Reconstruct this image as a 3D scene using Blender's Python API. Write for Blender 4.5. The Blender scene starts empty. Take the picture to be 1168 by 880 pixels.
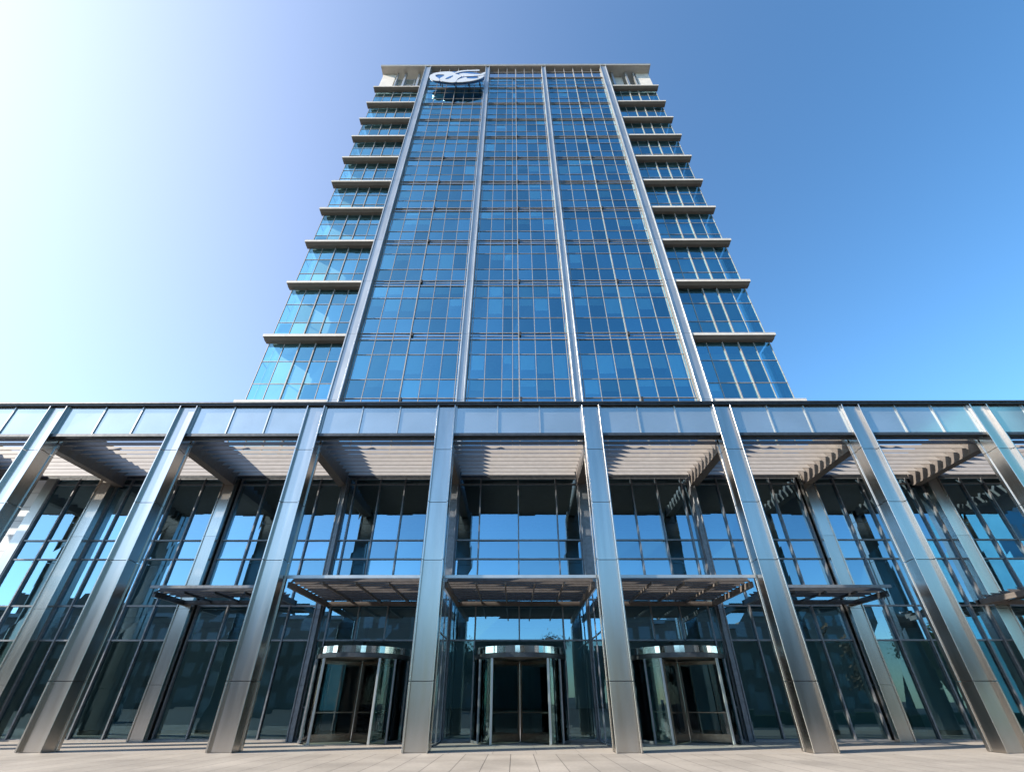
import bpy, math, random
random.seed(7)
R = math.radians
sc = bpy.context.scene
COL = sc.collection

# ------------------------------------------------------------------ helpers
class MB:
    """collects boxes, quads and tubes; build() links them as one mesh object"""
    def __init__(self):
        self.v = []; self.f = []; self.m = []; self.s = []
    def add(self, vs, fs, mi=0, smooth=False):
        o = len(self.v)
        self.v += vs
        self.f += [tuple(i + o for i in f) for f in fs]
        self.m += [mi] * len(fs); self.s += [smooth] * len(fs)
    def box(self, x0, x1, y0, y1, z0, z1, mi=0):
        vs = [(x0,y0,z0),(x1,y0,z0),(x1,y1,z0),(x0,y1,z0),(x0,y0,z1),(x1,y0,z1),(x1,y1,z1),(x0,y1,z1)]
        self.add(vs, [(0,3,2,1),(4,5,6,7),(0,1,5,4),(1,2,6,5),(2,3,7,6),(3,0,4,7)], mi)
    def bbox(self, x0, x1, y0, y1, z0, z1, b=.012, mi=0):
        """box with its four vertical edges chamfered"""
        p = [(x0+b,y0),(x1-b,y0),(x1,y0+b),(x1,y1-b),(x1-b,y1),(x0+b,y1),(x0,y1-b),(x0,y0+b)]
        self.prism(p, z0, z1, mi)
    def prism(self, pts, z0, z1, mi=0):
        n = len(pts)
        vs = [(x,y,z0) for x,y in pts] + [(x,y,z1) for x,y in pts]
        fs = [tuple(reversed(range(n))), tuple(range(n, 2*n))] + [(i,(i+1)%n,n+(i+1)%n,n+i) for i in range(n)]
        self.add(vs, fs, mi)
    def plate(self, pts, y0, y1, mi=0):
        """outline in x,z extruded along y (y0 is the front)"""
        n = len(pts)
        vs = [(x,y0,z) for x,z in pts] + [(x,y1,z) for x,z in pts]
        fs = [tuple(range(n)), tuple(reversed(range(n,2*n)))] + [((i+1)%n,i,n+i,n+(i+1)%n) for i in range(n)]
        self.add(vs, fs, mi)
    def extrude_x(self, pts, x0, x1, mi=0):
        """outline in y,z extruded along x"""
        n = len(pts)
        vs = [(x0,y,z) for y,z in pts] + [(x1,y,z) for y,z in pts]
        fs = [tuple(reversed(range(n))), tuple(range(n,2*n))] + [(i,(i+1)%n,n+(i+1)%n,n+i) for i in range(n)]
        self.add(vs, fs, mi)
    def quad(self, a, b, c, d, mi=0):
        self.add([a,b,c,d], [(0,1,2,3)], mi)
    def tube(self, a, b, r0, r1=None, n=8, mi=0):
        from mathutils import Vector
        r1 = r0 if r1 is None else r1
        a = Vector(a); b = Vector(b); d = (b-a).normalized()
        u = d.cross(Vector((0,0,1)) if abs(d.z) < .9 else Vector((1,0,0))).normalized(); w = d.cross(u)
        vs = []
        for p, r in ((a,r0),(b,r1)):
            for i in range(n):
                t = 2*math.pi*i/n
                vs.append(tuple(p + (u*math.cos(t) + w*math.sin(t))*r))
        fs = [(i,(i+1)%n,n+(i+1)%n,n+i) for i in range(n)]
        self.add(vs, fs, mi, True)
        self.add(vs[:n], [tuple(reversed(range(n)))], mi); self.add(vs[n:], [tuple(range(n))], mi)
    def ring(self, cx, cy, r0, r1, z0, z1, a0=0., a1=360., n=48, mi=0):
        """curved wall between radii r0 (inner) and r1 (outer)"""
        full = abs(a1-a0) >= 359.9
        k = n if full else n+1
        vs = []
        for i in range(k):
            t = R(a0 + (a1-a0)*i/n)
            c, s = math.cos(t), math.sin(t)
            vs += [(cx+r0*c,cy+r0*s,z0),(cx+r1*c,cy+r1*s,z0),(cx+r1*c,cy+r1*s,z1),(cx+r0*c,cy+r0*s,z1)]
        fs = []; 
        for i in range(n):
            a = 4*i; b = 4*((i+1) % k)
            fs += [(a+1,b+1,b+2,a+2),(b+0,a+0,a+3,b+3),(a+2,b+2,b+3,a+3),(a+0,b+0,b+1,a+1)]
        if not full:
            e = 4*(k-1); fs += [(0,1,2,3),(e+1,e,e+3,e+2)]
        self.add(vs, fs, mi, False)
    def build(self, name, mats, parent=None, smooth_angle=None):
        me = bpy.data.meshes.new(name)
        me.from_pydata(self.v, [], self.f)
        if not isinstance(mats, (list, tuple)): mats = [mats]
        for m in mats: me.materials.append(m)
        me.polygons.foreach_set('material_index', self.m)
        me.polygons.foreach_set('use_smooth', self.s)
        me.update()
        o = bpy.data.objects.new(name, me); COL.objects.link(o)
        if parent: o.parent = parent
        return o

def empty(name, loc=(0,0,0), label=None, cat=None, group=None, rot=(0,0,0)):
    o = bpy.data.objects.new(name, None); COL.objects.link(o)
    o.location = loc; o.rotation_euler = rot; o.empty_display_size = .5
    tag(o, label, cat, group)
    return o
def tag(o, label=None, cat=None, group=None, kind=None):
    if label: o['label'] = label
    if cat: o['category'] = cat
    if group: o['group'] = group
    if kind: o['kind'] = kind
    return o

# ------------------------------------------------------------------ materials
def new_mat(name):
    m = bpy.data.materials.new(name); m.use_nodes = True
    nt = m.node_tree
    return m, nt, nt.nodes['Principled BSDF'], nt.nodes['Material Output']
def node(nt, typ, **kw):
    n = nt.nodes.new(typ)
    for k, v in kw.items(): setattr(n, k, v)
    return n
def noise(nt, scale, detail=4, stretch=(1,1,1), coord='Object'):
    tc = node(nt, 'ShaderNodeTexCoord'); mp = node(nt, 'ShaderNodeMapping')
    mp.inputs['Scale'].default_value = stretch
    nz = node(nt, 'ShaderNodeTexNoise'); nz.inputs['Scale'].default_value = scale; nz.inputs['Detail'].default_value = detail
    nt.links.new(tc.outputs[coord], mp.inputs[0]); nt.links.new(mp.outputs[0], nz.inputs['Vector'])
    return nz
def ramp(nt, src, c0, c1, p0=.3, p1=.7):
    r = node(nt, 'ShaderNodeValToRGB')
    r.color_ramp.elements[0].position = p0; r.color_ramp.elements[1].position = p1
    r.color_ramp.elements[0].color = (*c0, 1); r.color_ramp.elements[1].color = (*c1, 1)
    nt.links.new(src, r.inputs[0]); return r
def bump(nt, src, strength, dist=.02):
    b = node(nt, 'ShaderNodeBump'); b.inputs['Strength'].default_value = strength; b.inputs['Distance'].default_value = dist
    nt.links.new(src, b.inputs['Height']); return b

def metal(name, c0, c1, rough=(.25,.4), metallic=1., stretch=(1,1,1), scale=6, bmp=0., tone=0.):
    m, nt, p, out = new_mat(name)
    nz = noise(nt, scale, 5, stretch)
    nt.links.new(ramp(nt, nz.outputs['Fac'], c0, c1).outputs[0], p.inputs['Base Color'])
    mr = node(nt, 'ShaderNodeMapRange'); mr.inputs[3].default_value = rough[0]; mr.inputs[4].default_value = rough[1]
    nt.links.new(nz.outputs['Fac'], mr.inputs[0]); nt.links.new(mr.outputs[0], p.inputs['Roughness'])
    if tone:
        geo = node(nt, 'ShaderNodeNewGeometry'); m2 = node(nt, 'ShaderNodeMapRange'); m2.inputs[3].default_value = 1-tone; m2.inputs[4].default_value = 1
        nt.links.new(geo.outputs['Random Per Island'], m2.inputs[0])
        mc = node(nt, 'ShaderNodeMix', data_type='RGBA', blend_type='MULTIPLY'); mc.inputs[0].default_value = 1
        src = p.inputs['Base Color'].links[0].from_socket
        nt.links.new(src, mc.inputs[6]); nt.links.new(m2.outputs[0], mc.inputs[7]); nt.links.new(mc.outputs[2], p.inputs['Base Color'])
    p.inputs['Metallic'].default_value = metallic
    if bmp:
        n2 = noise(nt, 1.3, 2, (1,1,.35)); nt.links.new(bump(nt, n2.outputs['Fac'], bmp, .05).outputs[0], p.inputs['Normal'])
    return m

def glass(name, tint, refl_tint, base_refl, rough=.0, var=.08, ior=1.5, wav=.0):
    """coated architectural glazing: a mirror coat over tinted clear glass"""
    m, nt, p, out = new_mat(name); nt.nodes.remove(p)
    tr = node(nt, 'ShaderNodeBsdfTransparent'); gl = node(nt, 'ShaderNodeBsdfGlossy'); mx = node(nt, 'ShaderNodeMixShader')
    gl.inputs['Roughness'].default_value = rough
    geo = node(nt, 'ShaderNodeNewGeometry')
    # each pane differs a little in its coating
    oi = node(nt, 'ShaderNodeObjectInfo'); ma = node(nt, 'ShaderNodeMath', operation='MULTIPLY_ADD'); ma.inputs[1].default_value = 7.31
    fc = node(nt, 'ShaderNodeMath', operation='FRACT')
    nt.links.new(oi.outputs['Random'], ma.inputs[0]); nt.links.new(geo.outputs['Random Per Island'], ma.inputs[2]); nt.links.new(ma.outputs[0], fc.inputs[0])
    mr = node(nt, 'ShaderNodeMapRange'); mr.inputs[3].default_value = 1-var*2; mr.inputs[4].default_value = 1+var
    nt.links.new(fc.outputs[0], mr.inputs[0])
    for sh, c in ((tr, tint), (gl, refl_tint)):
        mc = node(nt, 'ShaderNodeMix', data_type='RGBA', blend_type='MULTIPLY'); mc.inputs[0].default_value = 1.
        mc.inputs[6].default_value = (*c, 1); nt.links.new(mr.outputs[0], mc.inputs[7]); nt.links.new(mc.outputs[2], sh.inputs['Color'])
    fr = node(nt, 'ShaderNodeFresnel'); fr.inputs['IOR'].default_value = ior
    ad = node(nt, 'ShaderNodeMath', operation='MULTIPLY_ADD', use_clamp=True)
    ad.inputs[1].default_value = 1-base_refl; ad.inputs[2].default_value = base_refl
    nt.links.new(fr.outputs[0], ad.inputs[0]); nt.links.new(ad.outputs[0], mx.inputs[0])
    nt.links.new(tr.outputs[0], mx.inputs[1]); nt.links.new(gl.outputs[0], mx.inputs[2]); nt.links.new(mx.outputs[0], out.inputs[0])
    if wav:
        nz = noise(nt, .8, 1); b = bump(nt, nz.outputs['Fac'], wav, .02)
        nt.links.new(b.outputs[0], gl.inputs['Normal'])
    return m

def plain(name, c, rough=.5, metallic=0., c2=None, scale=5, spec=None, bmp=0):
    m, nt, p, out = new_mat(name)
    nz = noise(nt, scale, 5)
    c2 = c2 or tuple(k*.8 for k in c)
    nt.links.new(ramp(nt, nz.outputs['Fac'], c2, c).outputs[0], p.inputs['Base Color'])
    p.inputs['Roughness'].default_value = rough; p.inputs['Metallic'].default_value = metallic
    if bmp: nt.links.new(bump(nt, nz.outputs['Fac'], bmp).outputs[0], p.inputs['Normal'])
    return m

M = {}
M['steel']   = metal('brushed_steel', (.50,.465,.42), (.60,.565,.52), (.17,.28), stretch=(1.8,1.8,.2), scale=1.5, bmp=.012, tone=.10)
M['polish']  = metal('polished_steel', (.72,.70,.68), (.80,.79,.77), (.05,.12), stretch=(1,1,1), scale=3)
M['alu']     = metal('satin_aluminium', (.45,.46,.45), (.53,.54,.53), (.28,.42), metallic=.75, stretch=(1,1,.2), scale=2, tone=.1)
M['leafmetal'] = metal('brown_bronze_door_metal', (.20,.17,.14), (.30,.26,.22), (.18,.3))
M['bronze']  = metal('dark_frame_metal', (.05,.055,.06), (.085,.09,.095), (.3,.45), metallic=.6)
M['frame']   = metal('grey_window_frame', (.16,.17,.18), (.24,.25,.26), (.3,.45), metallic=.5)
M['mullion'] = metal('tan_mullion_metal', (.33,.29,.255), (.42,.38,.335), (.35,.5), metallic=.35)
M['louvre']  = plain('beige_louvre_paint', (.285,.26,.235), .55, c2=(.24,.22,.20), scale=3)
M['beam']    = plain('brown_grey_beam_paint', (.15,.13,.115), .5, c2=(.115,.10,.09))
M['canopy']  = metal('brown_grey_canopy_blade', (.09,.08,.072), (.13,.115,.105), (.3,.45), metallic=.5)
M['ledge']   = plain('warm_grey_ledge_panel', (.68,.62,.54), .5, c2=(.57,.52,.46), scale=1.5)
M['ledge_shade']  = plain('shaded_ledge_underside', (.20,.17,.145), .55, c2=(.16,.14,.12), scale=1.5)  # darkened ledge colour: the shade under the ledges is painted in
M['white']   = plain('white_cladding_panel', (.80,.80,.79), .4, c2=(.74,.74,.73), scale=.8)
M['dark']    = plain('dark_interior', (.045,.06,.065), .7)
M['inner']   = plain('interior_grey_wall', (.46,.49,.47), .7, c2=(.38,.41,.40), scale=.4)
M['ceil']    = plain('interior_ceiling', (.30,.31,.31), .8)
M['blind']   = plain('pale_roller_blind', (.82,.85,.80), .8, c2=(.76,.80,.76), scale=.6)
M['rubber']  = plain('black_seal', (.02,.02,.02), .6)
M['emblem']  = plain('silver_white_sign_metal', (.74,.73,.71), .3, .35, c2=(.68,.67,.65))
M['blue']    = plain('blue_sign_enamel', (.03,.12,.32), .3, c2=(.025,.10,.28))
M['tower_glass'] = glass('blue_tower_glass', (.55,.88,.93), (.36,.81,1.0), .45, var=.13, wav=.06)
M['spandrel'] = glass('blue_spandrel_glass', (.03,.11,.17), (.42,.80,1.0), .5, var=.10)
M['side_glass'] = glass('clear_side_glass', (.82,.95,.98), (.6,.85,1.0), .03, var=.04)
M['parapet_glass'] = glass('pale_parapet_glass', (.35,.55,.70), (.75,.9,1.0), .5, var=.05)
M['hall_glass'] = glass('teal_hall_glass', (.42,.62,.65), (.50,.80,1.0), .42, var=.10, wav=.04)
M['low_glass'] = glass('dark_lower_glass', (.50,.72,.72), (.50,.78,.85), .13, var=.10, wav=.04)
M['door_glass'] = glass('clear_door_glass', (.66,.78,.78), (.9,.95,1.0), .02, var=.04, ior=1.35)
def fascia_mat():
    m, nt, p, out = new_mat('pale_fascia_glass')
    nz = noise(nt, .6, 2)
    nt.links.new(ramp(nt, nz.outputs['Fac'], (.45,.48,.47), (.51,.54,.53)).outputs[0], p.inputs['Base Color'])
    p.inputs['Roughness'].default_value = .12; p.inputs['Metallic'].default_value = .78
    return m
M['fascia'] = fascia_mat()

def paving_mat():
    m, nt, p, out = new_mat('pale_stone_paving')
    tc = node(nt, 'ShaderNodeTexCoord'); br = node(nt, 'ShaderNodeTexBrick')
    mp = node(nt, 'ShaderNodeMapping'); mp.inputs['Rotation'].default_value = (0,0,R(90)); mp.inputs['Location'].default_value = (-.45,.376,0)
    nt.links.new(tc.outputs['Object'], mp.inputs[0]); nt.links.new(mp.outputs[0], br.inputs['Vector'])
    br.offset = .0; br.squash = 1.
    for k, v in (('Scale',1.),('Mortar Size',.012),('Mortar Smooth',.1),('Bias',0.),('Brick Width',6.),('Row Height',.752)): br.inputs[k].default_value = v
    br.inputs['Color1'].default_value = (.33,.295,.25,1); br.inputs['Color2'].default_value = (.375,.335,.285,1); br.inputs['Mortar'].default_value = (.12,.105,.09,1)
    nz = noise(nt, 9, 8); st = noise(nt, .5, 5)
    mx = node(nt, 'ShaderNodeMix', data_type='RGBA', blend_type='MULTIPLY'); mx.inputs[0].default_value = 1
    rp = ramp(nt, nz.outputs['Fac'], (.84,.84,.84), (1.06,1.05,1.04), .25, .75)
    nt.links.new(br.outputs['Color'], mx.inputs[6]); nt.links.new(rp.outputs[0], mx.inputs[7])
    m2 = node(nt, 'ShaderNodeMix', data_type='RGBA', blend_type='MULTIPLY'); m2.inputs[0].default_value = 1
    r2 = ramp(nt, st.outputs['Fac'], (.78,.77,.76), (1.06,1.05,1.04), .35, .65)
    nt.links.new(mx.outputs[2], m2.inputs[6]); nt.links.new(r2.outputs[0], m2.inputs[7]); nt.links.new(m2.outputs[2], p.inputs['Base Color'])
    p.inputs['Roughness'].default_value = .62
    nt.links.new(bump(nt, br.outputs['Fac'], -.4, .01).outputs[0], p.inputs['Normal'])
    return m
M['paving'] = paving_mat()
M['border'] = plain('stone_border_strip', (.36,.32,.275), .6, c2=(.31,.275,.235), scale=6)
M['asphalt'] = plain('asphalt', (.06,.06,.06), .8, c2=(.045,.045,.047), scale=12)
M['grass'] = plain('grass_green', (.07,.11,.03), .9, c2=(.04,.07,.02), scale=8)
M['leaf'] = plain('dark_green_leaf', (.06,.09,.03), .6, c2=(.03,.05,.02), scale=3)
M['redleaf'] = plain('reddish_leaf', (.13,.07,.04), .6, c2=(.07,.06,.03), scale=3)
M['bark'] = plain('bark', (.10,.08,.06), .9, c2=(.06,.05,.04), scale=20, bmp=.4)
M['carpaint'] = plain('silver_car_paint', (.60,.61,.60), .25, .3)
M['cyan'] = plain('bright_blue_glass_cladding', (.09,.33,.48), .25, c2=(.06,.26,.40), scale=.4)
M['brick'] = plain('brown_render', (.19,.155,.12), .8, c2=(.155,.125,.10), scale=2)
M['greyblock'] = plain('grey_green_render', (.10,.135,.135), .8, c2=(.08,.11,.11), scale=2)

# ------------------------------------------------------------------ the setting
g = MB(); g.quad((-900,-900,-.006),(900,-900,-.006),(900,900,-.006),(-900,900,-.006))
tag(g.build('ground', M['asphalt']), kind='structure')
g = MB(); g.quad((-70,12,0),(70,12,0),(70,19.72,0),(-70,19.72,0))
tag(g.build('plaza_paving', M['paving']), kind='structure')
g = MB()
x = -70.
while x < 70:
    g.quad((x+.004,19.732,0),(x+1.5-.004,19.732,0),(x+1.5-.004,25.62,0),(x+.004,25.62,0)); x += 1.5
g.quad((-70,19.6,-.005),(70,19.6,-.005),(70,25.9,-.005),(-70,25.9,-.005), 1)
tag(g.build('entrance_pavement', [M['border'], M['rubber']]), kind='structure')

# ------------------------------------------------------------------ entrance hall
hall = empty('entrance_hall', (0,20,0), 'low steel and glass entrance hall with tall columns in front of the tower', 'building')
def H(mb, name, mats, parent=None):
    """parts of the hall are drawn in world metres and moved under its empty"""
    o = mb.build(name, mats, parent or hall)
    if parent is None: o.location = (0,-20,0)
    return o
CX = [-29.9,-23.5,-16.83,-10.32,-3.65,3.65,10.32,16.83,23.3,29.8]
ZT = 13.92
def column(cx, name='column'):
    m = MB(); w = .45; y0, y1 = 19.9, 20.72
    cuts = [0,2.07,6.35,8.85,11.48,ZT]
    for a, b in zip(cuts, cuts[1:]):
        a += .013; b -= .013
        for s in (-1, 1):                                        # front and rear flanges, then the web faces
            x0, x1 = sorted((cx+s*w, cx+s*(w-.055)))
            m.bbox(x0, x1, y0, y0+.36, a, b, .006)
            m.bbox(x0, x1, y1-.16, y1, a, b, .006)
        m.box(cx-w+.056, cx+w-.056, y0+.15, y0+.3, a, b)
        m.box(cx-w+.045, cx+w-.045, y0+.361, y1-.161, a, b)
    m.box(cx-w+.07, cx+w-.07, y0+.17, y1-.18, 0, ZT, 1)
    m.box(cx-w+.02, cx+w-.02, y0+.16, y1-.02, 0, .006, 1)
    return H(m, name, [M['steel'], M['rubber']])
for cx in CX: column(cx)

# coping and fascia
m = MB(); m.box(-34,34,19.90,20.4,13.935,14.02); m.box(-34,34,19.84,20.4,14.02,14.09)
H(m, 'coping', M['bronze'])
m = MB(); m.box(-34,34,20.30,20.36,12.36,12.5); [m.box(p+.46,q-.46,20.0,20.30,12.21,12.35) for p, q in zip([-34.46]+CX, CX+[34.46])]
H(m, 'fascia_rail', M['bronze'])
edges = [-34] + CX + [34]
for a, b in zip(edges, edges[1:]):
    a2, b2 = a+.47, b-.47
    if a == -34: a2 = a
    if b == 34: b2 = b
    n = 3 if b2-a2 > 5 else 2
    m = MB(); f = MB(); wd = (b2-a2)/n
    for i in range(n):
        x0, x1 = a2+i*wd, a2+(i+1)*wd
        t = [random.uniform(-.004,.004) for _ in range(4)]
        m.add([(x0+.03,20.08+t[0],12.38),(x1-.03,20.08+t[1],12.38),(x1-.03,20.08+t[2],13.91),(x0+.03,20.08+t[3],13.91),
               (x0+.03,20.12,12.38),(x1-.03,20.12,12.38),(x1-.03,20.12,13.91),(x0+.03,20.12,13.91)],
              [(0,1,2,3),(5,4,7,6),(0,4,5,1),(3,2,6,7),(1,5,6,2),(4,0,3,7)])
        if i: f.box(x0-.028, x0+.028, 20.02, 20.14, 12.352, 13.93)
    for xx in (a2, b2):
        f.box(xx-.05, xx+.05, 20.01, 20.15, 12.352, 13.93)
    f.box(a2+.06, b2-.06, 20.16, 20.24, 12.5, 13.92)
    o = H(m, 'fascia_panel', M['fascia']); H(f, 'panel_joint', M['alu'], o)

# roof louvres between the deep beams
for cx in CX:
    m = MB()
    m.box(cx-.2, cx+.2, 20.73, 25.65, 11.95, 13.6); m.box(cx-.23, cx+.23, 20.73, 25.65, 11.88, 11.945)
    H(m, 'roof_beam', M['beam'])
for a, b in zip(edges, edges[1:]):
    m = MB()
    for k in range(10):
        y = 20.37 + .545*k; z = 12.12 + .033*k; dy, dz = .206, .295
        m.extrude_x([(y,z),(y+dy,z+dz),(y+dy-.02,z+dz+.02),(y-.022,z+.012)], a+.31, b-.31)
    H(m, 'louvre_screen', M['louvre'])

# rear wall: glass, posts, rear columns
YW = 25.8
def rear_column(cx, w, mat, d=.55):
    m = MB()
    cuts = [0,2.1,5.3,8.9,12.4]
    for a, b in zip(cuts, cuts[1:]):
        for s in (-1,1):
            x0, x1 = sorted((cx+s*w, cx+s*(w-.06))); m.bbox(x0, x1, YW-d, YW-.02, a+.006, b-.006, .006)
        m.box(cx-w+.062, cx+w-.062, YW-d+.05, YW-.02, a+.006, b-.006)
    m.box(cx-w+.08, cx+w-.08, YW-d+.08, YW-.03, 0, 12.4, 1)
    H(m, 'rear_column', [M['steel'] if mat == 'steel' else M[mat], M['rubber']])
for s in (-1,1):
    rear_column(s*3.8, .33, 'frame'); rear_column(s*10.15, .15, 'frame', .38)
    rear_column(s*16.83, .36, 'steel'); rear_column(s*24.1, .38, 'steel')
m = MB(); m.box(-34,34,YW-.1,YW+.3,12.45,13.84)
H(m, 'wall_header', M['bronze'])
def hall_window(xs, zs, door=None, thick=.035):
    """xs, zs: mullion and transom lines; door = (x0, x1, z) opening left free"""
    gl = MB(); fr = MB()
    for x0, x1 in zip(xs, xs[1:]):
        for z0, z1 in zip(zs, zs[1:]):
            if door and x0 >= door[0]-.01 and x1 <= door[1]+.01 and z1 <= door[2]+.01: continue
            t = [random.uniform(-.014,.014) for _ in range(4)]
            gl.add([(x0,YW+t[0],z0),(x1,YW+t[1],z0),(x1,YW+t[2],z1),(x0,YW+t[3],z1)], [(0,1,2,3)], 1 if z1 < 4 else 0)
    for i, x in enumerate(xs):
        z0 = door[2] if door and door[0]+.01 < x < door[1]-.01 else zs[0]
        fr.box(x-thick, x+thick, YW-.13, YW+.10, z0, zs[-1])
    for z in zs:
        for x0, x1 in zip(xs, xs[1:]):
            if door and x0 >= door[0]-.01 and x1 <= door[1]+.01 and z < door[2]-.01: continue
            h = .035 if z not in (1.26,) else .018
            fr.box(x0+thick+.001, x1-thick-.001, YW-.085, YW+.08, z-h, z+h)
    o = H(gl, 'window', [M['hall_glass'], M['low_glass']]); H(fr, 'window_frame', M['frame'], o)
    return o
ZI = [.06,1.25,3.95,5.8,7.8,8.8,12.05,12.41]
ZO = [.06,3.95,5.5,7.8,8.8,12.05,12.41]
hall_window([-3.45,-2.2,0,2.2,3.45], [.06,3.95,5.8,7.8,8.8,12.05,12.41], (-2.2,2.2,3.95))
for s in (-1,1):
    S = lambda l: sorted(s*k for k in l)
    dd = sorted((s*5.2, s*9.6))
    hall_window(S([4.15,5.2,6.67,8.13,9.6,9.98]), ZI, (dd[0],dd[1],3.95))
    hall_window(S([10.32,11.7,13.3,14.85,16.36]), ZO)
    hall_window(S([17.3,18.6,20.15,21.7,22.9,23.7]), ZO)
    hall_window(S([24.6,26.1,27.4] + ([29.0,30.6,32.2,34] if s > 0 else [])), ZO)
m = MB(); m.box(-34,34,YW-.16,YW+.2,0,.055); H(m, 'sill', M['border'])
# cladding beyond the glass: white boards on the left, glass and steel on the right
m = MB(); z = .06
while z < 12.3:
    z1 = min(z+.82, 12.43); m.box(-34,-28.02,YW-.06,YW+.06,z+.012,z1-.012); z = z1
m.box(-34,-28.02,YW-.03,YW+.05,.06,12.43,1)
H(m, 'wall_cladding', [M['white'], M['frame']])
m = MB(); m.box(-28.0,-27.44,YW-.16,YW+.1,.06,12.43); H(m, 'corner_post', M['alu'])
# hall interior
m = MB(); m.quad((-33.9,YW+.2,.012),(33.9,YW+.2,.012),(33.9,40,.012),(-33.9,40,.012)); H(m, 'hall_floor', M['border'])
m = MB(); m.box(-34,34,YW+.31,40,12.5,13.6); H(m, 'hall_roof', M['ceil'])
m = MB(); m.box(-34,34,36,36.3,.02,12.45); m.box(-34,-33.7,26.2,35.99,.02,12.45); m.box(33.7,34,26.2,35.99,.02,12.45); H(m, 'hall_rear_wall', M['inner'])
m = MB(); m.box(-33.6,33.6,33.2,35.9,5.7,6.05); H(m, 'mezzanine_floor', M['ceil'])
for cx in (-23.3,-16.83,-10.2,10.2,16.83,23.3):
    m = MB(); m.bbox(cx-.35,cx+.35,33.4,34.1,.02,5.69,.05); H(m, 'inner_pillar', M['ceil'])
m = MB(); m.box(-4.5,4.5,32.5,33.2,.02,1.1); m.box(-4.7,4.7,32.4,33.3,1.1,1.16); H(m, 'reception_desk', M['louvre'])

# glass screens beside the middle entrance
for s in (-1,1):
    gl = MB(); fr = MB(); x = s*3.5
    ys = [20.78,22.3,23.9,YW-.4]
    for y0, y1 in zip(ys, ys[1:]):
        for z0, z1 in ((.05,3.95),(3.95,5.7)): gl.quad((x,y0,z0),(x,y1,z0),(x,y1,z1),(x,y0,z1))
    for y in ys[1:-1]: fr.box(x-.03,x+.03,y-.03,y+.03,.05,5.7)
    fr.box(x-.032,x+.032,ys[0],ys[-1],3.925,3.975); fr.box(x-.032,x+.032,ys[0],ys[-1],.004,.05)
    o = H(gl, 'side_screen', M['door_glass']); H(fr, 'screen_frame', M['frame'], o)

# entrance canopies (louvre grids)
def canopy(x0, x1, y0, y1, z=5.75, left_arm=True, right_arm=True, bright=True):
    root = MB()
    root.box(x0, x1, y0, y0+.09, z-.02, z+.10); root.box(x0, x1, y0+.092, y0+.3, z+.03, z+.055)
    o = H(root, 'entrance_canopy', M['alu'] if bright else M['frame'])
    bl = MB(); n = int((y1-y0-.4)/.46)
    for k in range(n):
        y = y0+.42+.46*k
        bl.extrude_x([(y,z-.10),(y+.20,z+.06),(y+.18,z+.085),(y-.025,z-.08)], x0+.08, x1-.08)
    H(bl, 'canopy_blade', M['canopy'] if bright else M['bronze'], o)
    rb = MB(); k = int((x1-x0)/1.25)
    for i in range(k+1):
        x = x0+.06 + (x1-x0-.12)*i/k
        rb.box(x-.03, x+.03, y0+.3, y1-.14, z-.20, z-.105)
    for on, x in ((left_arm,x0),(right_arm,x1)):
        if on:
            d = .14 if x == x0 else -.14
            rb.box(min(x,x+d), max(x,x+d), y0+.35, y1+.1, z-.32, z-.10)
    rb.box(x0, x1, y1-.14, y1, z-.30, z-.102)
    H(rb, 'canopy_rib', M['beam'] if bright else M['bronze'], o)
for a, b in ((-10.32,-3.65),(-3.65,3.65),(3.65,10.32)):
    canopy(a+.46, b-.46, 20.5, 25.6)
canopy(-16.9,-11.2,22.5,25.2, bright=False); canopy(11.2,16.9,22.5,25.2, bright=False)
canopy(22.9,30.0,21.0,25.2)

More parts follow.
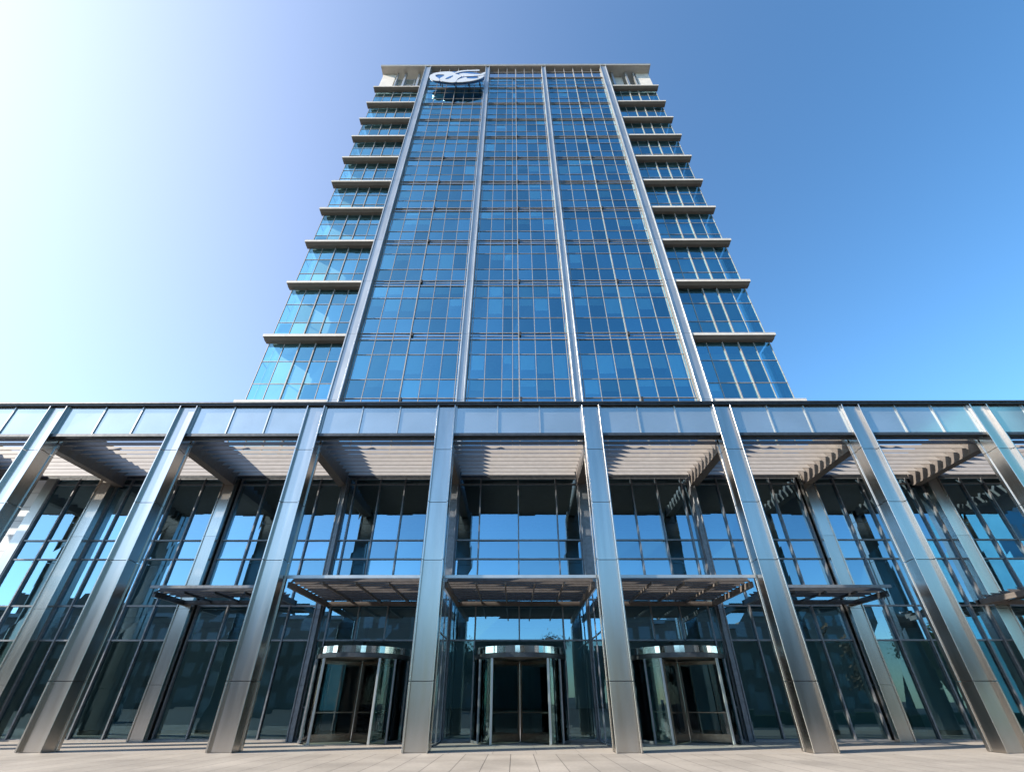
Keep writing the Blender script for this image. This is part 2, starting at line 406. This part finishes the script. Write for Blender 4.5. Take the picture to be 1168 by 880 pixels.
# revolving doors
def revolving_door(cx, cy=25.3, r=2.14, spin=20):
    d = empty('revolving_door'); d.parent = hall; d.location = (cx, cy-20, 0)
    def P(mb, name, mat): return mb.build(name, mat, d)
    m = MB(); m.ring(0,0,r-.04,r+.03,3.24,3.50,n=64); m.ring(0,0,.0001,r-.05,3.42,3.46,n=48); P(m, 'drum_band', M['polish'])
    m = MB(); m.ring(0,0,r-.10,r+.02,3.06,3.235,n=64); P(m, 'drum_trim', M['bronze'])
    m = MB(); m.ring(0,0,.0001,r-.11,3.10,3.14,n=48); P(m, 'drum_ceiling', M['louvre'])
    for a0, a1 in ((150,213),(-33,30)):
        m = MB(); m.ring(0,0,r-.012,r+.0,.06,3.04,a0,a1,n=18); P(m, 'curved_glass', M['door_glass'])
        m = MB()
        for a in (a0, (a0+a1)/2, a1):
            t = R(a); x, y = (r-.005)*math.cos(t), (r-.005)*math.sin(t)
            m.bbox(x-.045, x+.045, y-.045, y+.045, .03, 3.04, .012)
        m.ring(0,0,r-.05,r+.03,.02,.10,a0,a1,n=18)
        P(m, 'door_jamb', M['frame'])
    # fixed curved lights forward of the wall
    for a0, a1 in ((213,235),(305,327)):
        m = MB(); m.ring(0,0,r-.012,r,.06,3.04,a0,a1,n=6)
        P(m, 'curved_glass', M['door_glass'])
        m = MB(); t = R(a1 if a0 < 270 else a0); x, y = (r-.005)*math.cos(t), (r-.005)*math.sin(t)
        m.bbox(x-.05,x+.05,y-.05,y+.05,.03,3.04,.014); P(m, 'door_post', M['alu'])
    m = MB(); m.ring(0,0,r-.08,r+.05,.004,.022,n=64); P(m, 'floor_ring', M['polish'])
    m = MB(); m.tube((0,0,.02),(0,0,3.09),.05,n=12); P(m, 'centre_post', M['polish'])
    for k in range(4):
        t = R(spin+90*k); c, s = math.cos(t), math.sin(t)
        def bar(mb, ra, rb_, z0, z1, w):
            p = [(ra*c-w*s, ra*s+w*c),(ra*c+w*s, ra*s-w*c),(rb_*c+w*s, rb_*s-w*c),(rb_*c-w*s, rb_*s+w*c)]
            mb.prism(p, z0, z1)
        gl = MB(); bar(gl, .14, r-.2, .32, 2.86, .005)
        leaf = P(gl, 'door_leaf', M['door_glass'])
        fr = MB()
        bar(fr, .055, .14, .05, 3.0, .025); bar(fr, r-.2, r-.1, .05, 3.0, .025)
        bar(fr, .141, r-.201, 2.86, 3.0, .025); bar(fr, .141, r-.201, .05, .32, .025); bar(fr, .141, r-.201, 1.05, 1.09, .04)
        P(fr, 'leaf_frame', M['leafmetal'])
    return d
revolving_door(-7.4, spin=38); revolving_door(0, spin=45); revolving_door(7.4, spin=57)

# ------------------------------------------------------------------ tower
LEAN = R(2.54)
tower = empty('office_tower', (.17,27,0), 'tall blue glass office tower with steel fins and projecting ledges on both sides', 'building', rot=(-LEAN,0,0))
W = [19.44,25.93,32.41,38.39,43.98,49.27,54.61,59.89,64.78,69.69,74.98]
WR = 82.75
U_OUT, U_IN = 13.42, 4.28
YG, YWG = .38, .72          # glass planes of the middle and of the wings
def T(mb, name, mats, parent=None): return mb.build(name, mats, parent or tower)
def fin(u, w, y0, name='facade_fin', top=WR-.1):
    m = MB(); a = 13.7
    cuts = [a] + [k for k in W if k > a+1] + [top]
    for z0, z1 in zip(cuts, cuts[1:]):
        for s in (-1,1):
            x0, x1 = sorted((u+s*w, u+s*(w-.10))); m.bbox(x0, x1, y0, y0+.6, z0+.01, z1-.01, .01)
        m.box(u-w+.102, u+w-.102, y0+.10, y0+.5, z0+.01, z1-.01)
    m.box(u-w+.12, u+w-.12, y0+.16, y0+.55, a, top, 1)
    return T(m, name, [M['alu'], M['bronze']])
for s in (-1,1):
    fin(s*U_OUT, .45, -.05); fin(s*U_IN, .32, .0)
    m = MB(); m.box(*sorted((s*(U_OUT+.40), s*(U_OUT+.10))), .56, YWG+.2, 13.7, WR-.2); T(m, 'return_wall', M['bronze'])

def tower_window(us, zs, y, spandrel=(), thick=(), clear_end=None, name='window', blind_rows=(), pblind=.3, deep=()):
    gl = MB(); fr = MB(); bd = MB()
    for i, (x0, x1) in enumerate(zip(us, us[1:])):
        for j, (z0, z1) in enumerate(zip(zs, zs[1:])):
            t = [random.uniform(-.012,.012) for _ in range(4)]
            gl.add([(x0,y+t[0],z0),(x1,y+t[1],z0),(x1,y+t[2],z1),(x0,y+t[3],z1)], [(0,1,2,3)], 1 if j in spandrel else 0)
            if j in blind_rows and random.random() < pblind:
                d = (z1-z0)*random.choice((.35,.55,.6,.75,.95)); e = .12
                bd.box(x0+e, x1-e, y+.10, y+.11, z1-d, z1-.03)
    for i, x in enumerate(us):
        w, d = (.038,.11) if i in thick else (.022,.05)
        fr.box(x-w, x+w, y-d, y+.05, zs[0], zs[-1])
    for j, z in enumerate(zs[:-1]):
        d = .07 if j in deep else .04
        for i, (x0, x1) in enumerate(zip(us, us[1:])):
            wa = .039 if i in thick else .023; wb = .039 if i+1 in thick else .023
            fr.box(x0+wa, x1-wb, y-d, y+.04, z-.024, z+.024)
    if deep:
        i = thick[0]; fr.box(us[i]+.04, us[i]+.20, y-.16, y-.05, zs[0]-.02, zs[0]+.34, 1)
    o = T(gl, name, [M['tower_glass'], M['spandrel']])
    T(fr, 'window_frame', [M['mullion'], M['rubber']], o)
    if bd.v: T(bd, 'blind', M['blind'], o)
    return o
FR = [0,.05,.32,.70,.94,1.0]
levels = list(zip(W, W[1:])) + [(74.98,78.55)]
bays = [(-U_OUT+.49, -U_IN-.35), (-U_IN+.35, U_IN-.35), (U_IN+.35, U_OUT-.49)]
for bi, (a, b) in enumerate(bays):
    us = [a+.16] + [a+(b-a)*k/6 for k in range(1,6)] + [b-.16]
    th = [3]
    if bi == 1: us.insert(3, us[2]+(us[3]-us[2])*.62); th = [4]
    us = [a] + us + [b]; th = [k+1 for k in th]
    # below the first ledge the wall goes on down behind the hall roof
    tower_window(us, [13.8,18.9,W[0]], YG, thick=th, spandrel=(0,))
    for li, (z0, z1) in enumerate(levels):
        h = z1-z0
        p = .85 if li in (0,1) else (.4 if li < 4 else .22)
        tower_window(us, [z0+h*k for k in FR], YG, spandrel=(0,4), thick=th, blind_rows=(2,3) if li else (1,2), pblind=p, deep=(1,4))
for s in (-1,1):
    inner, outer = U_OUT+.45, 20.25
    for li, (z0, z1) in enumerate(zip(W, W[1:])):
        h = z1-z0
        us = sorted(s*(inner+(outer-inner)*k/5) for k in range(6))
        tower_window(us, [z0+h*k for k in (.0,.30,.64,.93)], YWG, thick=(2,3), blind_rows=(0,), pblind=.3)
    us = sorted(s*(inner+(outer-inner)*k/5) for k in range(6))
    tower_window(us, [13.8,18.6,W[0]-.3], YWG, thick=(2,3))
    for li, (z0, z1) in enumerate(zip(W, W[1:])):
        m = MB(); x = s*20.22; h = z1-z0
        for y0, y1 in ((YWG+.05,1.5),(1.5,2.19)):
            m.quad((x,y0,z0),(x,y1,z0),(x,y1,z1-.4),(x,y0,z1-.4))
        o = T(m, 'side_window', M['side_glass'])
        m = MB(); m.box(x-.03,x+.03,1.48,1.52,z0+.01,z1-.41); m.box(x-.03,x+.03,YWG+.06,1.475,z0+h*.64-.03,z0+h*.64+.03)
        T(m, 'window_frame', M['mullion'], o)
    # ledges
    for z in W:
        m = MB(); a, b = sorted((s*(U_OUT+.5), s*20.58))
        y0 = .02
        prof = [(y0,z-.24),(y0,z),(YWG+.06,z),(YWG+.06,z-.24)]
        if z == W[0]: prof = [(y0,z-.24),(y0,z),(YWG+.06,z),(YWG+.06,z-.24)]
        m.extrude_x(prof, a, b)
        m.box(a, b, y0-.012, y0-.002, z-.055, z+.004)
        if z != W[0]: m.extrude_x([(y0+.04,z-.243),(YWG+.055,z-.243),(YWG+.055,z-.40),(y0+.34,z-.40)], a+.06, b-.06, 1)  # lower lip takes the darker ledge tone, painting its shade
        T(m, 'ledge', [M['ledge'], M['ledge_shade']])
# floors and the solid body behind the glass
for z in W + [78.5]:
    m = MB(); m.box(-U_OUT+.5, U_OUT-.5, YG+.45, 5, z-.36, z+.0)
    if z < 75:
        m.box(-20.1,-U_OUT-.2, YWG+.25, 2.19, z-.36, z-.01); m.box(U_OUT+.2,20.1, YWG+.25, 2.19, z-.36, z-.01)
    T(m, 'floor_slab', M['ceil'])
m = MB(); m.box(-19.95,-13.6,2.2,24,13.7,74.9); m.box(13.6,19.95,2.2,24,13.7,74.9); m.box(-13.55,13.55,5.01,24,13.7,74.9); m.box(-13.3,13.3,5.01,24,74.9,80); T(m, 'tower_core', M['inner'])
# crown: pale glass band, dark roof edge, open corners under the roof slab
for a, b in bays:
    us = [a+(b-a)*k/6 for k in range(7)]
    gl = MB(); fr = MB()
    for i, (x0, x1) in enumerate(zip(us, us[1:])):
        gl.quad((x0,YG,78.6),(x1,YG,78.6),(x1,YG,80.6),(x0,YG,80.6))
    for i, x in enumerate(us):
        w = .07 if i == 3 else .035; fr.box(x-w, x+w, YG-.11, YG+.04, 78.56, 82.3)
    fr.box(a,b,YG-.14,YG+.05,78.52,78.60); fr.box(a,b,YG-.112,YG+.05,80.56,80.66)
    o = T(gl, 'parapet_window', M['parapet_glass']); T(fr, 'window_frame', M['mullion'], o)
m = MB(); m.box(-13.2,13.2,YG+.5,YG+.8,78.5,82.2); T(m, 'parapet_wall', M['beam'])
m = MB(); m.box(-20.75,20.75,-.06,9,82.32,82.75); T(m, 'roof_slab', M['ledge'])
m = MB(); m.box(-20.8,20.8,-.10,-.062,82.5,82.80); T(m, 'roof_trim', M['alu'])
for s in (-1,1):
    for u, w in ((14.9,.16),(17.0,.16),(18.2,.10)):
        m = MB(); m.bbox(s*u-w, s*u+w, .9, 1.25, 74.99, 82.31, .02); T(m, 'crown_post', M['alu'])
    m = MB(); a, b = sorted((s*18.6, s*20.6)); m.box(a, b, 1.1, 2.2, 74.99, 82.31); T(m, 'crown_panel', M['ledge'])
    if s > 0:
        m = MB(); m.box(13.9, 16.6, 1.6, 4.5, 74.99, 82.31); T(m, 'crown_panel', M['ledge'])
    else:
        m = MB(); fr = MB()
        for k in range(3):
            x0 = -18.1+1.3*k; m.quad((x0,1.3,75.0),(x0+1.3,1.3,75.0),(x0+1.3,1.3,80.6),(x0,1.3,80.6)); fr.box(x0-.05,x0+.05,1.2,1.34,75,80.7)
        for z in (76.9,78.8,80.65): fr.box(-18.04,-14.2,1.22,1.33,z-.05,z+.05)
        o = T(m, 'crown_window', M['parapet_glass']); T(fr, 'window_frame', M['alu'], o)
# emblem sign, standing off the top left bay
sign = empty('emblem_sign', (.17,27,0), 'white oval emblem sign with dark blue gaps, on top of the tower at left', 'sign', rot=(-LEAN,0,0))
EY = -.95
def exy(px, py): return (-12.45 + (px-150)/805*8.15, 78.2 - (py-122)/170*4.7)
def outline(p, n=1):
    """closed outline rounded off by corner cutting"""
    for _ in range(n):
        p = [q for i in range(len(p)) for q in ((.75*p[i][0]+.25*p[(i+1)%len(p)][0], .75*p[i][1]+.25*p[(i+1)%len(p)][1]),
                                                (.25*p[i][0]+.75*p[(i+1)%len(p)][0], .25*p[i][1]+.75*p[(i+1)%len(p)][1]))]
    q = [exy(*k) for k in p]
    if sum(q[i][0]*q[(i+1)%len(q)][1]-q[(i+1)%len(q)][0]*q[i][1] for i in range(len(q))) < 0: q.reverse()
    return q
oval = [(548 + 385*math.cos(2*math.pi*k/56), 212 - 72*math.sin(2*math.pi*k/56)) for k in range(56)]
m = MB(); m.plate(outline(oval, 0), EY+.10, EY+.40); m.build('backing_plate', M['blue'], sign)
strokes = [[(148,212),(165,188),(215,166),(300,152),(440,146),(505,166),(520,182),(600,200),(612,214),(565,238),(548,262),(545,286),(490,292),(420,286),(345,276),(322,262),(300,240),(362,205),(356,187),(232,187),(236,212),(296,240),(318,274),(230,266),(172,244)],
           [(498,162),(560,140),(640,130),(760,128),(858,124),(858,142),(760,142),(640,146),(570,158),(520,172)],
           [(600,196),(560,180),(640,170),(760,184),(870,186),(918,164),(948,158),(944,182),(900,200),(790,210),(690,214),(640,214)],
           [(545,290),(556,262),(606,240),(690,220),(680,240),(760,246),(850,240),(860,228),(820,226),(930,196),(925,222),(860,252),(760,274),(650,286)]]
for p in strokes:
    m = MB(); m.plate(outline(p), EY+.02, EY+.098); m.build('white_stroke', M['emblem'], sign)
m = MB(); m.plate(outline([(376,248),(440,214),(494,202),(470,222),(420,250)]), EY-.01, EY+.018); m.build('blue_mark', M['blue'], sign)
m = MB()
for px in (300,500,700,860):
    x, _ = exy(px, 200)
    m.box(x-.06,x+.06,EY+.41,YG-.14,77.2,77.32); m.box(x-.06,x+.06,EY+.41,YG-.14,75.4,75.52); m.box(x-.05,x+.05,EY+.405,EY+.50,75.525,77.195)
m.build('sign_bracket', M['bronze'], sign)

# ------------------------------------------------------------------ what stands across the plaza (seen mirrored in the glass)
def block(name, x0, x1, y0, y1, h, mat, label, wx=3.2, floors=4, step=None):
    b = empty(name, ((x0+x1)/2, y1, 0), label, 'building')
    ox, oy = (x0+x1)/2, y1
    m = MB(); m.box(x0-ox, x1-ox, y0-oy, 0, 0, h)
    if step: m.box(step[0]-ox, step[1]-ox, y0-oy+.1, -2, h, h+step[2])
    m.build('wall', mat, b)
    m = MB(); m.box(x0-ox-.3, x1-ox+.3, -.3, .3, h-.5, h+.25); m.build('roof_edge', M['frame'], b)
    n = int((x1-x0)/wx); fh = (h-1)/floors
    for f in range(floors):
        m = MB()
        for i in range(n):
            xx = x0-ox+wx*(i+.5); m.box(xx-1.0, xx+1.0, -.05, .03, .9+f*fh, .9+f*fh+fh*.55)
        m.build('window_row', M['frame'], b)
    return b
block('office_block', -120,-22,-75,-58, 18.5, M['brick'], 'long brown office block across the plaza, mirrored in the left lobby glass', step=(-110,-66,3))
block('office_block', 16,52,-62,-44, 15, M['brick'], 'low brown block across the plaza, mirrored in the right lobby glass', floors=3)
block('glass_tower', 92,122,-54,-34, 52, M['cyan'], 'bright blue glass tower across the plaza, mirrored in the far right lobby glass', floors=10)
block('office_block', 56,88,-100,-72, 22, M['brick'], 'brown office block beside the blue glass tower across the plaza', floors=5)
block('office_block', -20,14,-110,-95, 13, M['brick'], 'distant brown block behind the plaza trees, mirrored in the middle doors', floors=3)
def tree(x, y, h, r, mat, label, seed, n=5200):
    rnd = random.Random(seed)
    t = empty('plaza_tree', (x,y,0), label, 'tree', 'trees across the plaza')
    tr = MB(); pts = [(0,0,0)]
    top = (rnd.uniform(-.4,.4), rnd.uniform(-.4,.4), h*.55)
    tr.tube((0,0,0), top, .22, .12)
    cl = []
    for k in range(14):
        a = rnd.uniform(0,2*math.pi); rr = r*math.sqrt(rnd.random())*.85; z = h*(.42+.5*rnd.random())
        rr *= 1.0-.5*max(0,(z/h-.6))/.4
        c = (rr*math.cos(a), rr*math.sin(a), z); cl.append((c, r*rnd.uniform(.28,.45)))
        b = rnd.uniform(.35,.95); tr.tube((top[0]*b,top[1]*b,top[2]*b), c, .07, .02, 6)
    tr.build('trunk', M['bark'], t)
    lf = MB()
    for i in range(n):
        c, s = rnd.choice(cl)
        d = [rnd.gauss(0,.48) for _ in range(3)]
        p = [c[k]+d[k]*s for k in range(3)]; e = rnd.uniform(.09,.2)
        u = [rnd.uniform(-1,1) for _ in range(3)]; v = [rnd.uniform(-1,1) for _ in range(3)]
        A = [tuple(p[k]+e*(a*u[k]+b_*v[k]) for k in range(3)) for a, b_ in ((-1,0),(0,-.6),(1,0),(0,.6))]
        lf.add(A, [(0,1,2,3)])
    lf.build('crown', mat, t)
tree(-7.5,-20,9.5,2.6,M['leaf'],'green tree across the plaza, mirrored left of the middle door',1)
tree(5.2,-17,9.5,2.9,M['redleaf'],'reddish tree across the plaza, mirrored right of the middle door',2)
tree(14,-26,8,3,M['leaf'],'green tree across the plaza, farthest right of the three',3)
tree(31,3.5,6.5,2.4,M['redleaf'],'low reddish tree beside the right end of the plaza hedge',4)
tree(37,4.5,7,2.6,M['leaf'],'low green tree beyond the right end of the plaza hedge',5)
def car(x, y, rz):
    c = empty('parked_car', (x,y,0), 'pale silver off-road car parked on the road left of the plaza', 'car', rot=(0,0,rz))
    b = MB(); b.extrude_x([(-2.2,.45),(-2.25,.95),(-2.1,1.08),(-1.0,1.15),(1.95,1.12),(2.15,1.0),(2.2,.45),(1.95,.38),(-1.95,.38)], -.86, .86)
    b.extrude_x([(-1.0,1.151),(-.45,1.72),(1.75,1.74),(1.95,1.121)], -.80, .80); b.build('body', M['carpaint'], c)
    w = MB()
    for sx in (-1,1): w.add([(sx*.808,y0,z0) for y0, z0 in ((-.82,1.2),(-.38,1.64),(1.62,1.66),(1.76,1.2))], [(0,1,2,3)])
    w.add([(-.72,-.95,1.22),(.72,-.95,1.22),(.66,-.50,1.69),(-.66,-.50,1.69)], [(0,1,2,3)]); w.build('window', M['spandrel'], c)
    for yy in (-1.35,1.35):
        for sx in (-1,1):
            t = MB(); t.tube((sx*.68,yy,.37),(sx*.90,yy,.37),.37,n=24); t = t.build('wheel', M['rubber'], c)
            r = MB(); r.tube((sx*.895,yy,.37),(sx*.912,yy,.37),.23,n=20); r.build('rim', M['alu'], t)
    for sx in (-1,1):
        h = MB(); h.tube((sx*.62,-2.2,.88),(sx*.62,-2.27,.88),.11,n=16); h.build('headlight', M['polish'], c)
        h = MB(); h.bbox(*sorted((sx*.88,sx*1.05)),-.72,-.6,1.12,1.28,.03); h.build('mirror', M['carpaint'], c)
    h = MB(); h.bbox(-.85,.85,-2.34,-2.2,.45,.62,.03); h.build('bumper', M['frame'], c)
car(-33,6.5,R(155))
m = MB(); m.box(9,60,5.2,6.8,0,.75); tag(m.build('clipped_hedge', M['grass']), 'low clipped green hedge along the near edge of the plaza', 'hedge')

# ------------------------------------------------------------------ light, sky, camera
AZ = R(200); EL = R(32)
sd = (math.cos(AZ)*math.cos(EL), math.sin(AZ)*math.cos(EL), math.sin(EL))
from mathutils import Vector
su = bpy.data.lights.new('sun', 'SUN'); su.energy = 5.0; su.angle = R(.53); su.color = (1.0,.91,.79)
so = bpy.data.objects.new('sun', su); COL.objects.link(so)
so.rotation_euler = Vector(sd).to_track_quat('Z','Y').to_euler()
so.location = (-40,-20,60)
w = bpy.data.worlds.new('World'); sc.world = w; w.use_nodes = True
nt = w.node_tree; bg = nt.nodes['Background']
sky = node(nt, 'ShaderNodeTexSky', sky_type='NISHITA', sun_disc=False)
sky.sun_elevation = EL; sky.sun_rotation = math.atan2(sd[0], sd[1]); sky.altitude = 0
sky.air_density = 1.0; sky.dust_density = .3; sky.ozone_density = 5.0
# bright haze of the sky on the sun's side
hz = Vector((math.cos(R(170))*math.cos(R(15)), math.sin(R(170))*math.cos(R(15)), math.sin(R(15))))
tc = node(nt, 'ShaderNodeTexCoord'); dt = node(nt, 'ShaderNodeVectorMath', operation='DOT_PRODUCT'); dt.inputs[1].default_value = hz
nt.links.new(tc.outputs['Generated'], dt.inputs[0])
h1 = node(nt, 'ShaderNodeMath', operation='MULTIPLY_ADD', use_clamp=True); h1.inputs[1].default_value = .5; h1.inputs[2].default_value = .5
h2 = node(nt, 'ShaderNodeMath', operation='POWER'); h2.inputs[1].default_value = 4.
nt.links.new(dt.outputs['Value'], h1.inputs[0]); nt.links.new(h1.outputs[0], h2.inputs[0])
hc = node(nt, 'ShaderNodeMix', data_type='RGBA', blend_type='MULTIPLY'); hc.inputs[0].default_value = 1; hc.inputs[6].default_value = (1.65,1.15,.75,1)
nt.links.new(h2.outputs[0], hc.inputs[7])
d2 = node(nt, 'ShaderNodeVectorMath', operation='DOT_PRODUCT'); d2.inputs[1].default_value = Vector(sd)
nt.links.new(tc.outputs['Generated'], d2.inputs[0])
s1 = node(nt, 'ShaderNodeMath', operation='MULTIPLY_ADD', use_clamp=True); s1.inputs[1].default_value = .5; s1.inputs[2].default_value = .5
s2 = node(nt, 'ShaderNodeMath', operation='POWER'); s2.inputs[1].default_value = 12.
nt.links.new(d2.outputs['Value'], s1.inputs[0]); nt.links.new(s1.outputs[0], s2.inputs[0])
sc2 = node(nt, 'ShaderNodeMix', data_type='RGBA', blend_type='MULTIPLY'); sc2.inputs[0].default_value = 1; sc2.inputs[6].default_value = (3.0,2.7,2.4,1)
nt.links.new(s2.outputs[0], sc2.inputs[7])
ha = node(nt, 'ShaderNodeMix', data_type='RGBA', blend_type='ADD'); ha.inputs[0].default_value = 1
nt.links.new(hc.outputs[2], ha.inputs[6]); nt.links.new(sc2.outputs[2], ha.inputs[7])
tn = node(nt, 'ShaderNodeMix', data_type='RGBA', blend_type='MULTIPLY'); tn.inputs[0].default_value = 1; tn.inputs[7].default_value = (.84,.985,1.0,1)
hv = node(nt, 'ShaderNodeHueSaturation'); hv.inputs['Saturation'].default_value = 1.07; hv.inputs['Hue'].default_value = .495
nt.links.new(sky.outputs[0], hv.inputs['Color']); nt.links.new(hv.outputs[0], tn.inputs[6])
hs = node(nt, 'ShaderNodeMix', data_type='RGBA', blend_type='ADD'); hs.inputs[0].default_value = 1
nt.links.new(tn.outputs[2], hs.inputs[6]); nt.links.new(ha.outputs[2], hs.inputs[7]); nt.links.new(hs.outputs[2], bg.inputs['Color']); bg.inputs['Strength'].default_value = .15
cam = bpy.data.cameras.new('camera'); co = bpy.data.objects.new('camera', cam); COL.objects.link(co)
co.location = (-.25,0,1.4); co.rotation_euler = (R(90+34.5),0,R(.25))
cam.sensor_width = 36; cam.lens = 36*526/1168; cam.clip_end = 5000; cam.clip_start = .1
sc.camera = co
vs = sc.view_settings; vs.view_transform = 'Standard'; vs.look = 'None'; vs.gamma = 1; vs.use_curve_mapping = False; vs.exposure = 1.02
sc.render.engine = 'CYCLES'
sc.cycles.max_bounces = 10; sc.cycles.transparent_max_bounces = 16; sc.cycles.glossy_bounces = 5; sc.cycles.caustics_reflective = False
